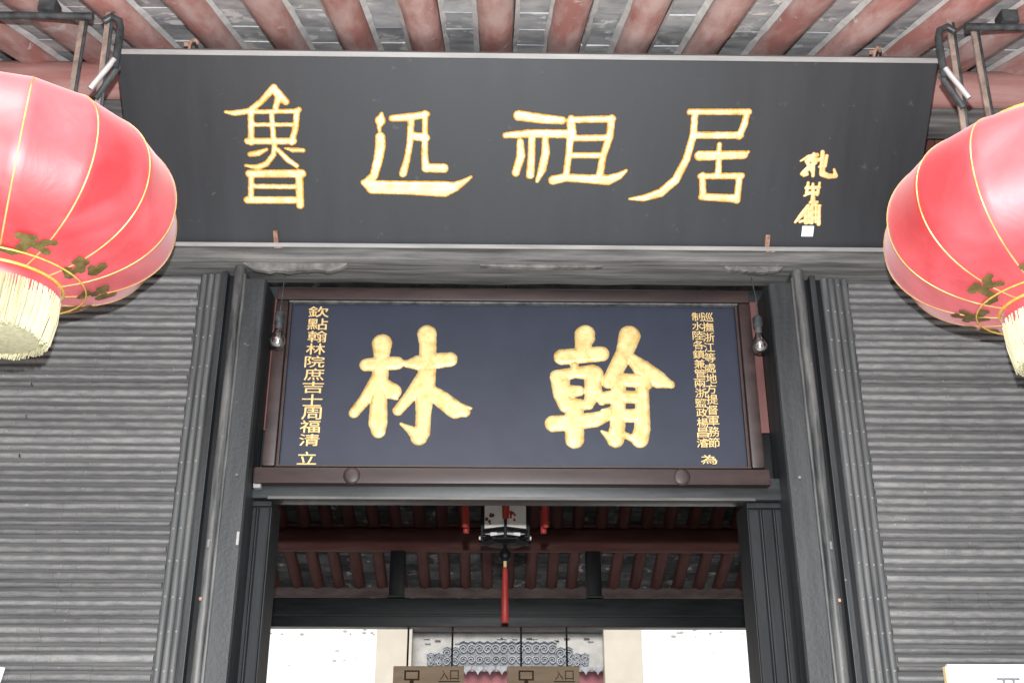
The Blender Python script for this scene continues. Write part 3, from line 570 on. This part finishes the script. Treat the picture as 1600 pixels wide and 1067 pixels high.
# ================================================================== UPPER SIGN
LEAN = R(43.0); BZ = 3.5755
sg = thing('sign_board', 'large black sign board leaning forward with four gold characters', 'sign', (0, -0.14, BZ), (LEAN, 0, 0))
MB().box(-1.590, 1.566, 0.0, 0.045, 0.004, 0.748, 0.003).build('board', M['board'], sg)
MB().box(-1.592, 1.568, -0.004, 0.047, 0.7485, 0.768, 0.002).build('top_trim', M['trim'], sg)
for k in ('lu', 'xun', 'zu', 'ju'):
    link('character', glyph_mesh('character', GLYPHS[k], 0.0032, 0.007, 0.010, 0.0011), sg, M['gold']).data.materials.append(M['gold_edge'])
for k in ('sig1', 'sig2', 'sig3'):
    link('signature_character', glyph_mesh('signature_character', GLYPHS[k], 0.0022, 0.003, 0.005, 0.0006), sg, M['gold']).data.materials.append(M['gold_edge'])
MB().box(1.112, 1.160, -0.003, 0.001, 0.056, 0.100, 0.001).build('seal', M['seal'], sg)
for x in (-1.028, 0.973):
    mb = MB(); mb.box(x-0.009, x+0.009, -0.016, -0.0005, -0.004, 0.064, 0.002); mb.box(x-0.006, x+0.03, -0.03, -0.0165, -0.004, 0.010, 0.002)
    mb.build('bracket', M['rust'], sg)
for x in (-1.319, 1.323):
    mb = MB(); mb.tube([(x, 0.03, 0.755), (x+0.004, 0.032, 0.785), (x+0.014, 0.04, 0.802), (x+0.026, 0.045, 0.80), (x+0.03, 0.05, 0.785)], 0.006, 8)
    mb.box(x-0.018, x+0.010, 0.03, 0.05, 0.778, 0.792, 0.003)
    mb.build('hook', M['rust'], sg)

# ================================================================== LOWER PLAQUE
pq = thing('plaque', 'brown framed navy plaque with two large gold characters above the doorway', 'plaque')
PX0, PX1, PZ0, PZ1 = -0.982, 0.864, 2.680, 3.380
MB().box(PX0-0.02, PX1+0.02, -0.005, 0.02, PZ0-0.02, PZ1+0.02).build('panel', M['navy'], pq)
fw = 0.052
def rail(name, x0, x1, z0, z1, d=-0.036):
    return MB().box(x0, x1, d, 0.03, z0, z1, 0.010).build(name, M['frame'], pq, 30.0)
rail('frame_rail', PX0-fw, PX1+fw, PZ1+0.001, PZ1+fw+0.004)
rail('frame_rail', PX0-fw-0.03, PX1+fw+0.02, PZ0-fw-0.014, PZ0-0.001, -0.028)
rail('frame_stile', PX0-fw, PX0-0.001, PZ0, PZ1)
rail('frame_stile', PX1+0.001, PX1+fw, PZ0, PZ1)
for (a, b, c, d) in ((PX0, PX1, PZ1-0.007, PZ1-0.0002), (PX0, PX1, PZ0+0.0002, PZ0+0.007)):
    MB().box(a, b, -0.030, -0.0055, c, d, 0.002).build('inner_lip', M['ridge' if c > 3 else 'frame'], pq)
for (a, b) in ((PX0+0.0002, PX0+0.012), (PX1-0.012, PX1-0.0002)):
    MB().box(a, b, -0.024, -0.0055, PZ0+0.0073, PZ1-0.0073, 0.003).build('inner_lip', M['frame'], pq)
for x in (-0.685, 0.59):
    mb = MB(); prof = [(0.0001, 0.034), (0.020, 0.0335), (0.030, 0.031), (0.034, 0.027)]
    vs0 = MB().lathe(prof, 20)
    mb.add([(x + a, -c, 2.645 + b) for a, b, c in vs0.v], vs0.f)
    mb.build('boss', M['frame'], pq, 60.0)
for k in ('lin', 'han'):
    o = link('character', glyph_mesh('character', GLYPHS[k], 0.0034, 0.009, 0.013, 0.0011), pq, M['gold_pale']); o.data.materials.append(M['gold_pale'])
    o.location.y = -0.005
def column(txt, x, ztop, zbot, wdt, slant=0.0):
    n = len(txt); p = (ztop - zbot)/n
    for i, ch in enumerate(txt):
        me = font_mesh(ch)
        if not me.materials: me.materials.append(M['gold_pale'])
        o = link('small_character', me, pq)
        o.location = (x + slant*i/n + random.uniform(-.002, .002), -0.0062, ztop - (i+0.5)*p)
        o.scale = (wdt*random.uniform(0.94, 1.04), 0.06, p*0.92*random.uniform(0.96, 1.04))
column('\u6b3d\u9ede\u7ff0\u6797\u9662\u5eb6\u5409\u58eb\u5468\u798f\u6e05', -0.862, 3.366, 2.765, 0.082)
column('\u7acb', -0.868, 2.748, 2.690, 0.076)
A = '\u5de1\u64ab\u6d59\u6c5f\u7b49\u8655\u5730\u65b9\u63d0\u7763\u8ecd\u52d9\u7bc0'
B2 = '\u5236\u6c34\u9678\u5404\u93ae\u517c\u7ba1\u5169\u6d59\u9e7d\u653f\u694a\u660c\u6fec'
column(A, 0.741, 3.350, 2.768, 0.046, -0.012)
column(B2, 0.697, 3.350, 2.768, 0.046, -0.012)
column('\u70ba', 0.706, 2.742, 2.700, 0.066)

# ================================================================== BARE BULBS
def bulb(x, z, label, y=-0.075):
    t = thing('light_bulb', label, 'light bulb', (x, y, z), group='bulbs beside the plaque')
    prof = [(0.0001, -0.040), (0.012, -0.039), (0.024, -0.033), (0.031, -0.022), (0.034, -0.006), (0.031, 0.010), (0.022, 0.027), (0.015, 0.040), (0.0135, 0.050)]
    MB().lathe(prof, 24).build('glass', M['glass'], t, 80.0)
    MB().lathe([(0.0001, 0.046), (0.014, 0.046), (0.0145, 0.075), (0.019, 0.078), (0.020, 0.115), (0.012, 0.125), (0.0001, 0.127)], 20).build('socket', M['iron'], t, 40.0)
    MB().tube([(-0.008, 0, 0.045), (-0.006, 0, 0.0), (0.006, 0, 0.0), (0.008, 0, 0.045)], 0.0012, 5).build('filament', M['steel'], t)
    MB().tube([(0, 0, 0.125), (0.003, 0.0, 0.2), (-0.001, 0.03, 0.31)], 0.0028, 6).build('cord', M['iron'], t)
bulb(-1.005, 3.185, 'small clear light bulb hanging at the left end of the plaque')
bulb(0.928, 3.180, 'small clear light bulb hanging at the right end of the plaque')

# ================================================================== RED LANTERNS
def lantern(x, y, z, label, rot, ra=0.535, hb_=0.325):
    t = thing('red_lantern', label, 'lantern', (x, y, z), (0, 0, rot), group='big red lanterns under the eave')
    NR = 16
    r0 = 0.165
    def prof_at(p):   # p from 0 (bottom collar) to 1 (top collar)
        a0 = math.asin((r0/ra))  # collar cut
        a = -math.pi/2 + a0*0.98 + (math.pi - 2*a0*0.98)*p
        c, s = math.cos(a), math.sin(a)
        e = 0.86
        return ra*abs(c)**e, hb_*(1 if s > 0 else -1)*abs(s)**0.94
    prof = [prof_at(i/36) for i in range(37)]
    def mod(th, r, zz):
        u = (th/(2*math.pi)*NR) % 1.0
        k = 4*u*(1-u)
        return 1.0 - 0.026*k*(0.35 + 0.65*min(1, r/ra))
    MB().lathe(prof, NR*8, (0, 0, 0), mod).build('silk_body', M['silk'], t, 80.0)
    ribm = MB().tube([(r*0.998 + 0.0005, 0, zz) for r, zz in prof], 0.0025, 6).mesh('rib', 60.0, M['rib'])
    for k in range(NR):
        o = link('rib', ribm, t); o.rotation_euler.z = 2*math.pi*k/NR
    zb = prof[0][1]; zt = prof[-1][1]; rb = prof[0][0]
    for s, zz, nm in ((-1, zb, 'bottom_collar'), (1, zt, 'top_collar')):
        MB().lathe([(rb+0.010, zz), (rb+0.014, zz+s*0.012), (rb+0.004, zz+s*0.05), (rb-0.010, zz+s*0.055), (rb-0.012, zz)], 40).build(nm, M['goldtrim' if s > 0 else 'silk'], t, 60.0)
    # braid rings round the lower collar
    for (rr_, zz) in ((rb+0.016, zb+0.004), (rb+0.085, prof_at(0.055)[1]-0.004)):
        ring = [(rr_*math.cos(2*math.pi*k/48), rr_*math.sin(2*math.pi*k/48), zz) for k in range(49)]
        MB().tube(ring, 0.006 if zz < zb+0.01 else 0.0028, 6, False).build('braid_ring', M['goldtrim'], t, 60.0)
    # fringe: hundreds of strands round the collar
    rg = random.Random(3 + int(x)); mb = MB(); ns = 620
    for k in range(ns):
        th = 2*math.pi*k/ns + rg.uniform(-.008, .008); q = rg.uniform(-0.010, 0.006)
        ln = 0.152 + rg.uniform(-.006, .005); r1 = rb + 0.006 + q; r2 = rb - 0.012 + q + rg.uniform(-.008, .008)
        tw = rg.uniform(-.015, .015); hw = 0.0016 + rg.uniform(0, .0009)
        pts = []
        for (rr_, zz, tt) in ((r1, zb-0.03, th), ((r1+r2)/2+0.006, zb-0.03-ln*0.5, th+tw*0.5), (r2, zb-0.03-ln, th+tw)):
            c, s = math.cos(tt), math.sin(tt)
            pts += [(rr_*c + hw*s, rr_*s - hw*c, zz), (rr_*c - hw*s, rr_*s + hw*c, zz), ((rr_+hw*1.4)*c, (rr_+hw*1.4)*s, zz)]
        fs_ = []
        for i in range(2):
            for j in range(3): fs_.append((i*3+j, i*3+(j+1) % 3, i*3+3+(j+1) % 3, i*3+3+j))
        fs_.append((6, 7, 8)); mb.add(pts, fs_)
    f = link('fringe', mb.mesh('fringe', False, M['fringe'], False), t); f['kind'] = 'stuff'
    MB().lathe([(rb-0.004, zb-0.02), (rb-0.013, zb-0.05), (rb-0.018, zb-0.168), (rb-0.05, zb-0.176), (0.0001, zb-0.178)], 48).build('fringe_lining', M['fringe'], t, 60.0)
    # gilt leaf sprays stuck on the cloth near the bottom
    def surf_pt(th, p, lift=0.003):
        r, zz = prof_at(p); r2, z2 = prof_at(p+0.01)
        nrm = Vector((z2-zz, 0, -(r2-r))).normalized()
        r += nrm.x*lift; zz += nrm.z*lift
        return Vector((r*math.cos(th), r*math.sin(th), zz))
    for k in range(10):
        th0 = 2*math.pi*(k+0.5)/10
        mb = MB(); rg2 = random.Random(k % 3)
        for q in range(7):
            dth = rg2.uniform(-0.17, 0.17); p0 = 0.055 + rg2.uniform(0.0, 0.075); ang = rg2.uniform(0, 6.28); ll = rg2.uniform(0.026, 0.042)
            c = th0 + dth; ring = []
            rloc = prof_at(p0)[0]
            for j in range(8):
                t_ = 2*math.pi*j/8; lx = ll*math.cos(t_); ly = ll*0.5*math.sin(t_)*(1.2 if j % 2 else 0.8)
                gx = lx*math.cos(ang)-ly*math.sin(ang); gy = lx*math.sin(ang)+ly*math.cos(ang)
                ring.append(surf_pt(c + gx/rloc, max(0.02, p0 + gy/1.25), 0.003+0.0004*q))
            mb.add(ring, [tuple(range(8))])
        link('leaf_spray', mb.mesh('leaf_spray', False, M['leaf'], False), t)
    # wire cage stem
    MB().tube([(0, 0, zb-0.02), (0, 0, zt+0.10)], 0.008, 8).build('stem', M['iron'], t)
    MB().tube([(-rb, 0, zt+0.03), (-rb*0.5, 0, zt+0.09), (0, 0, zt+0.11), (rb*0.5, 0, zt+0.09), (rb, 0, zt+0.03)], 0.006, 8).build('bail', M['iron'], t)
    return t
LZ = (-1.745, -0.90, 3.345); RZ = (1.722, -0.90, 3.295)
lantern(*LZ, 'big red silk lantern at the left picture edge with cream fringe below', R(4))
lantern(*RZ, 'big red silk lantern at the right picture edge with cream fringe below', R(-5))

def hanger(lx, ly, lz, side, label):
    t = thing('lantern_hanger', label, 'hanger', (lx, ly, lz), (0, 0, 0), group='iron hangers of the red lanterns')
    x_in = -side*0.335                      # the inner hook stands towards the door
    zt = zr(ly) - lz
    # two flat straps from the eave down to the lantern
    for dx, yy in ((-side*0.22, 0.02), (-side*0.11, 0.05)):
        a = (dx*0.93, yy, zt + 0.02); b = (dx*1.05, yy, 0.20)
        mb = MB()
        for (o_, hw, th) in ((0, 0.010, 0.004),):
            mb.add([(a[0]-hw, yy-th, a[2]), (a[0]+hw, yy-th, a[2]), (a[0]+hw, yy+th, a[2]), (a[0]-hw, yy+th, a[2]),
                    (b[0]-hw, yy-th, b[2]), (b[0]+hw, yy-th, b[2]), (b[0]+hw, yy+th, b[2]), (b[0]-hw, yy+th, b[2])],
                   [(0, 1, 2, 3), (7, 6, 5, 4), (0, 4, 5, 1), (1, 5, 6, 2), (2, 6, 7, 3), (3, 7, 4, 0)])
        mb.build('strap', M['iron_edge'], t)
        mb = MB(); mb.box(0, 0.006, 0, 0.012, 0, 0.001)
        MB().tube([(a[0]+0.014, yy-0.002, a[2]), (b[0]+0.014, yy-0.002, b[2])], 0.006, 6).build('rod', M['iron'], t)
    # bent pipe with its hook
    MB().tube([(side*0.30, 0.0, zt-0.028), (-side*0.16, 0.0, zt-0.028)], 0.014, 10).build('cross_pipe', M['iron'], t, 60.0)
    pts = [(-side*0.20, 0.0, zt-0.05), (-side*0.225, 0, zt-0.028), (-side*0.255, 0, zt-0.045), (-side*0.265, 0, zt-0.08), (-side*0.268, 0, zt-0.25)]
    MB().tube(pts, 0.013, 10).build('hook_pipe', M['iron'], t, 60.0)
    MB().tube([(-side*0.265, -0.012, zt-0.22), (-side*0.255, -0.014, zt-0.245), (-side*0.20, -0.012, zt-0.345)], 0.010, 10).build('clip', M['steel'], t, 60.0)
    MB().tube([(-side*0.275, 0.012, zt-0.23), (-side*0.215, 0.012, zt-0.37)], 0.011, 8).build('hook_tip', M['iron'], t)
    MB().box(-0.03, 0.03, -0.03, 0.03, zt-0.02, zt+0.03, 0.004).build('plate', M['iron'], t)
hanger(*LZ, -1, 'dark iron straps and hook holding the left red lantern')
hanger(*RZ, 1, 'dark iron straps and bent pipe hook holding the right red lantern')

# ================================================================== INSIDE THE GATEHOUSE
AS = R(22.0); TB = math.tan(AS); YB = 8.0; ZB = 3.36
rf = thing('rear_roof', 'dark red rafters and old grey bricks of the rear roof slope inside', 'roof')
def zq(y): return ZB + 0.06 + (YB - y)*TB
RP = 0.236
NR2 = 13
rm = []
for k in range(2):
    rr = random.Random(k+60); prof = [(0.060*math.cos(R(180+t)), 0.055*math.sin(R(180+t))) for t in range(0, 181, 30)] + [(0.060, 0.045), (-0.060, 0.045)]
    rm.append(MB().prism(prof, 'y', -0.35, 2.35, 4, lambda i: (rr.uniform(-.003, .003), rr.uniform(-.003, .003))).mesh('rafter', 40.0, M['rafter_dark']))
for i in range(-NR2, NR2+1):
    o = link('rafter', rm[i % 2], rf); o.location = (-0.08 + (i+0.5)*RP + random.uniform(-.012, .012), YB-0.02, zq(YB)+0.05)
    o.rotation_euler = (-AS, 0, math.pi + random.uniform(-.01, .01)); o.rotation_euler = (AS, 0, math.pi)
bq = MB().box(-0.112, 0.112, -0.079, 0.079, 0, 0.03, 0.004).mesh('ceiling_brick', False, M['brick_dark'])
for i in range(-NR2, NR2):
    for j in range(11):
        s = -0.1 + (j+0.5)*0.165
        o = link('ceiling_brick', bq, rf); o.location = (-0.08 + (i+1)*RP, YB-0.02 - s*math.cos(AS), zq(YB)+0.05 + s*math.sin(AS)+0.052+random.uniform(-.004, .004))
        o.rotation_euler = (-AS+random.uniform(-.02, .02), 0, random.uniform(-.02, .02))
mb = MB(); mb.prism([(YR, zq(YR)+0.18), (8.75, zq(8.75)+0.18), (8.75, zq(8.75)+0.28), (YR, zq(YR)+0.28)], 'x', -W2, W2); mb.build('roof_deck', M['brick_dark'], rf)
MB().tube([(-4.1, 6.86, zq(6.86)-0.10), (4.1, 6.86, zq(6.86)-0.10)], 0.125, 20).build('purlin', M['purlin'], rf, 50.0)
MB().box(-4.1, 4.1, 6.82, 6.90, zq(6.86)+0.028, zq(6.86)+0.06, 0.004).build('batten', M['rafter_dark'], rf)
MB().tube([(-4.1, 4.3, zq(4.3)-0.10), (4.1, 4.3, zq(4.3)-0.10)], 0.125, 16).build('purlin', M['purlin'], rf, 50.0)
MB().box(-4.1, 4.1, 7.90, 7.93, ZB-0.005, ZB+0.10, 0.004).build('eave_board', M['dusty'], rf)

rb_ = thing('rear_beam', 'heavy black beam across the rear of the gatehouse with two stub posts', 'beam')
MB().box(-4.1, 4.1, 6.80, 7.02, 2.905, 3.185, 0.012).build('beam', M['black_h'], rb_, 30.0)
MB().box(-4.1, 4.1, 6.775, 6.799, 3.00, 3.025, 0.004).build('moulding', M['black_h'], rb_)
for x in (-1.110, 0.890):
    MB().box(x-0.075, x+0.075, 6.82, 6.97, 3.187, 3.74, 0.012).build('stub_post', M['black'], rb_, 30.0)
    MB().box(x-0.088, x+0.088, 6.765, 6.98, 3.188, 3.21, 0.006).build('shoe', M['black_h'], rb_)
for s in (-1, 1):
    MB().box(s*3.1-0.12, s*3.1+0.12, 6.79, 7.03, 0.12, 2.903, 0.01).build('column', M['black'], rb_)

iw = []
for s, lab in ((-1, 'plain plaster side wall inside the gatehouse, left'), (1, 'plain plaster side wall inside the gatehouse, right')):
    a, b = sorted((s*4.15, s*4.35))
    o = MB().prism([(0.2, 0.0), (8.3, 0.0), (8.3, zq(8.3)+0.15), (YR, zq(YR)+0.15), (0.2, zr(0.2)+0.12)], 'x', a, b).build('side_wall', M['innerwall'])
    o['kind'] = 'structure'
for s in (-1, 1):
    a, b = sorted((s*3.0, s*4.36))
    o = MB().box(a, b, 0.02, 0.2, 0.0, 3.5).build('front_wall', M['innerwall']); o['kind'] = 'structure'
    if True:
        a, b = sorted((s*1.3, s*3.0)); o = MB().box(a, b, 0.055, 0.2, 0.0, 3.5).build('front_wall', M['innerwall']); o['kind'] = 'structure'

# palace lantern hanging inside
pl = thing('palace_lantern', 'small black wooden palace lantern with white panes and red tassels inside doorway', 'lantern', (-0.068, 2.2, 2.925))
hexr = 0.155
def hexpt(k, r=hexr): a = math.pi/6*0 + math.pi/3*k + math.pi/6*0; return (r*math.sin(a), -r*math.cos(a))
for k in range(6):
    x, y = hexpt(k)
    MB().box(x-0.009, x+0.009, y-0.009, y+0.009, -0.10, 0.30, 0.002).build('post', M['black'], pl)
    x2, y2 = hexpt(k+1)
    for zz in (-0.085, -0.045, 0.27):
        MB().tube([(x, y, zz), (x2, y2, zz)], 0.009, 6).build('rail', M['black'], pl)
    q = 0.93
    mx, my = (x+x2)/2, (y+y2)/2
    def inn(px_, py_): return (mx+(px_-mx)*0.86)*0.97, (my+(py_-my)*0.86)*0.97
    ax, ay = inn(x, y); bx, by = inn(x2, y2)
    nx_, ny_ = mx/math.hypot(mx, my)*0.004, my/math.hypot(mx, my)*0.004
    pn = MB().add([(ax, ay, -0.028), (bx, by, -0.028), (bx, by, 0.26), (ax, ay, 0.26), (ax-nx_, ay-ny_, -0.028), (bx-nx_, by-ny_, -0.028), (bx-nx_, by-ny_, 0.26), (ax-nx_, ay-ny_, 0.26)],
             [(0, 1, 2, 3), (7, 6, 5, 4), (0, 4, 5, 1), (1, 5, 6, 2), (2, 6, 7, 3), (3, 7, 4, 0)]).build('pane', M['paper'], pl)
    # painted plum spray on the pane
    mb = MB(); rg = random.Random(k)
    for q in range(6):
        f = rg.uniform(0.1, 0.45); c = Vector((ax+(bx-ax)*f, ay+(by-ay)*f, rg.uniform(-0.005, 0.06))) + Vector((nx_, ny_, 0))*(0.35+0.05*q)
        d = Vector((bx-ax, by-ay, 0)).normalized(); r = rg.uniform(0.006, 0.013)
        mb.add([c + d*(r*math.cos(t*1.0472)) + Vector((0, 0, r*math.sin(t*1.0472))) for t in range(6)], [tuple(range(6))])
    link('painted_flower', mb.mesh('painted_flower', False, M['paint_ink' if k != 0 else 'tassel_red'], False), pn)
    # corner tassels on arms
    ox, oy = hexpt(k, 0.27)
    MB().tube([(x, y, 0.20), (ox*0.9, oy*0.9, 0.235), (ox, oy, 0.20), (ox, oy, 0.15)], 0.008, 6).build('arm', M['black'], pl)
    MB().lathe([(0.0001, 0.152), (0.012, 0.148), (0.026, 0.115), (0.018, 0.095), (0.022, 0.07), (0.018, -0.01-0.02*(k % 2)), (0.0001, -0.01)], 12, (ox, oy, 0)).build('tassel', M['tassel_red'], pl, 50.0)
    # fretwork apron under the panes
    MB().box(mx-0.02, mx+0.02, my-0.004, my+0.004, -0.078, -0.058, 0.002).build('fret', M['paper'], pl)
MB().lathe([(0.0001, -0.115), (0.10, -0.112), (0.150, -0.098), (0.150, -0.088), (0.0001, -0.088)], 6).build('base', M['black'], pl)
MB().lathe([(0.0001, -0.205), (0.022, -0.2), (0.036, -0.18), (0.034, -0.155), (0.012, -0.13), (0.008, -0.112)], 16).build('knob', M['black'], pl, 60.0)
MB().tube([(0, 0, -0.2), (0, 0, -0.24)], 0.010, 8).build('bead', M['yellow_edge'], pl)
MB().lathe([(0.0001, -0.235), (0.012, -0.238), (0.017, -0.26), (0.021, -0.42), (0.023, -0.55), (0.020, -0.553), (0.0001, -0.55)], 14).build('long_tassel', M['tassel_red'], pl, 50.0)
MB().tube([(0, 0, 0.27), (0, 0, 2.4)], 0.005, 6).build('cord', M['iron'], pl)

# wooden signs hanging on rods from the rear beam
def hang_sign(x0, x1, label, seed):
    zt = 2.539
    t = thing('hanging_sign', label, 'sign', ((x0+x1)/2, 6.9, zt), group='wooden signs hung from the rear beam')
    hw = (x1-x0)/2
    MB().box(-hw, hw, -0.015, 0.015, -0.42, 0.0, 0.006).build('board', M['ply'], t)
    for x in (-hw+0.135, hw-0.12):
        MB().tube([(x, 0, -0.01), (x, 0, 0.37)], 0.011, 6).build('rod', M['iron'], t)
    # burnt-in pictogram and lettering
    mb = MB(); cx = -hw+0.185; c = -0.0156
    for (a, b, d, e) in ((cx-0.075, cx+0.075, -0.055, -0.040), (cx-0.075, cx+0.075, -0.135, -0.120), (cx-0.075, cx-0.058, -0.1195, -0.0555), (cx+0.058, cx+0.075, -0.1195, -0.0555), (cx-0.02, cx+0.02, -0.175, -0.1355)):
        mb.box(a, b, -0.0175, -0.0152, d, e)
    mb.build('pictogram', M['burnt'], t)
    for k, ch in enumerate('\u5165\u53e3'):
        me = font_mesh(ch, 0.0, 0.03)
        o = link('lettering', me.copy(), t); o.data.materials.clear(); o.data.materials.append(M['burnt'])
        o.location = (0.155 + k*0.10, -0.0158, -0.085); o.scale = (0.085, 0.05, 0.09)
    MB().box(0.10, 0.31, -0.0175, -0.0152, -0.150, -0.140).build('underline', M['burnt'], t)
hang_sign(-1.113, -0.417, 'light brown wooden sign with burnt pictogram, the left of two on rods', 1)
hang_sign(0.013, 0.724, 'light brown wooden sign with burnt pictogram, the right of two on rods', 2)

# ================================================================== COURTYARD BEYOND
YF = 15.0
def cwall(x0, x1, label, nm='courtyard_wall'):
    t = thing(nm, label, 'wall')
    MB().box(x0, x1, YF, YF+0.3, 0, 4.7).build('plaster', M['white'], t)
    mb = MB()
    for i in range(int((x1-x0)/0.22)):
        a = x0 + i*0.22; mb.prism([(a, 4.7), (a+0.2, 4.7), (a+0.16, 4.76), (a+0.04, 4.76)], 'y', YF-0.15, YF+0.4)
    o = mb.build('coping_tiles', M['brick_dark'], t); o['kind'] = 'stuff'
    mb = MB(); rg = random.Random(int(x0*10))
    for i in range(46):
        x = rg.uniform(x0, x1); z = 3.80 + rg.uniform(-0.06, 0.06) + (rg.uniform(-0.6, 0) if rg.random() < 0.2 else 0); r = rg.uniform(0.01, 0.04)
        mb.add([(x + r*rg.uniform(.6, 1.5)*math.cos(k*1.0472), YF-0.003-0.0001*i, z + r*0.6*math.sin(k*1.0472)) for k in range(6)], [tuple(range(6))])
    s = link('flaking_patches', mb.mesh('flaking_patches', False, M['carve_back'], False), t); s['kind'] = 'stuff'
cwall(-7.5, -2.141, 'sunlit white plaster courtyard wall seen through the left of the doorway')
cwall(2.449, 7.5, 'sunlit white plaster courtyard wall seen through the right of the doorway')
for x0, x1, lab in ((-2.139, -1.526, 'cream painted pier left of the grey carved panel in the courtyard'), (1.796, 2.447, 'cream painted pier right of the grey carved panel in the courtyard')):
    t = thing('courtyard_pier', lab, 'pier', group='cream piers in the courtyard')
    MB().box(x0, x1, YF-0.12, YF+0.3, 0, 4.72, 0.01).build('shaft', M['cream'], t)
    MB().box(x0-0.04, x1+0.04, YF-0.16, YF+0.34, 4.72, 4.86, 0.01).build('cap', M['brick_dark'], t)
cp = thing('carved_screen', 'grey carved fretwork panel above plum red doors across the courtyard', 'screen')
X0, X1 = -1.524, 1.794
MB().box(X0, X1, YF+0.10, YF+0.16, 3.16, 3.80).build('backing', M['carve_back'], cp)
MB().box(X0, X1, YF+0.02, YF+0.2, 3.802, 4.72, 0.01).build('head_beam', M['black_h'], cp)
MB().box(X0, X1, YF+0.17, YF+0.24, 0, 3.2).build('door_leaf', M['plum'], cp)
rg = random.Random(11)
nkey = 20; kp = (X1-X0-0.5)/nkey
for i in range(nkey):
    x = X0+0.25+i*kp; a = 3.24; h = 0.40 if 4 <= i < nkey-4 else (0.30 if 2 <= i < nkey-2 else 0.20); s = 1 if i % 2 else -1
    for (cz, rad, sgn) in ((a+h*0.72, min(0.085, h*0.30), 1), (a+h*0.26, min(0.075, h*0.26), -1)):
        pts = []
        for q in range(23):
            t_ = q/22*3.2*math.pi; rr_ = rad*(1 - 0.72*q/22)
            pts.append((x + kp/2 + s*sgn*rr_*math.cos(t_), YF+0.078, cz + rr_*math.sin(t_)))
        MB().tube(pts, 0.013, 6).build('scroll', M['carve'], cp, 60.0)
    MB().tube([(x, YF+0.075, a+h), (x+kp*0.5, YF+0.072, a+h+0.03), (x+kp, YF+0.075, a+h)], 0.016, 6).build('fret', M['carve'], cp)
    MB().box(x+0.002, x+kp-0.002, YF+0.088, YF+0.0985, a+0.002, a+h+0.02).build('carved_tile', M['carve_dark'], cp)
for i in range(16):
    x = X0 + 0.1 + i*(X1-X0-0.2)/15
    mb = MB(); prof = [(x-0.095, 3.24), (x+0.095, 3.24), (x+0.085, 3.19), (x+0.028, 3.15), (x, 3.10), (x-0.028, 3.15), (x-0.085, 3.19)]
    mb.prism(prof, 'y', YF+0.06, YF+0.099); mb.build('scallop', M['carve'], cp)
for i in range(22):
    x = rg.uniform(X0+0.15, X1-0.15); z = rg.choice([3.62, 3.66, 3.70]); 
    MB().box(x-0.05, x+0.05, YF+0.08, YF+0.099, z, z+0.02).build('fret', M['burnt' if rg.random() < .3 else 'carve'], cp)

# ================================================================== NOTICES
nb = thing('notice_board', 'white notice board with grey lettering at the lower right picture edge', 'notice board', (1.56, -0.25, 1.05), (0, 0, 0))
MB().box(-0.137, 0.46, 0.0, 0.02, 0.25, 0.883, 0.003).build('face', M['enamel'], nb)
MB().box(-0.146, -0.1375, -0.001, 0.024, 0.25, 0.875, 0.002).build('edge', M['yellow_edge'], nb)
for k, ch in enumerate('\u5f00\u653e\u65f6\u95f4'):
    me = font_mesh(ch, 0.0, 0.03).copy(); me.materials.clear(); me.materials.append(M['ink'])
    o = link('lettering', me, nb); o.location = (0.065 + k*0.105, -0.0006, 0.795); o.scale = (0.085, 0.03, 0.085)
for x in (0.0, 0.34): MB().box(x-0.015, x+0.015, 0.021, 0.05, -1.05, 0.6, 0.003).build('post', M['iron'], nb)
MB().box(-0.1, 0.44, -0.12, 0.2, -1.05, -1.0, 0.005).build('foot', M['iron'], nb)
pn = thing('paper_notice', 'corner of a white card at the lower left picture edge', 'notice', (-1.95, -0.03, 1.5), (0, R(9), 0))
MB().box(-0.30, 0.0, 0.0, 0.004, 0.0, 0.44, 0.001).build('card', M['enamel'], pn)
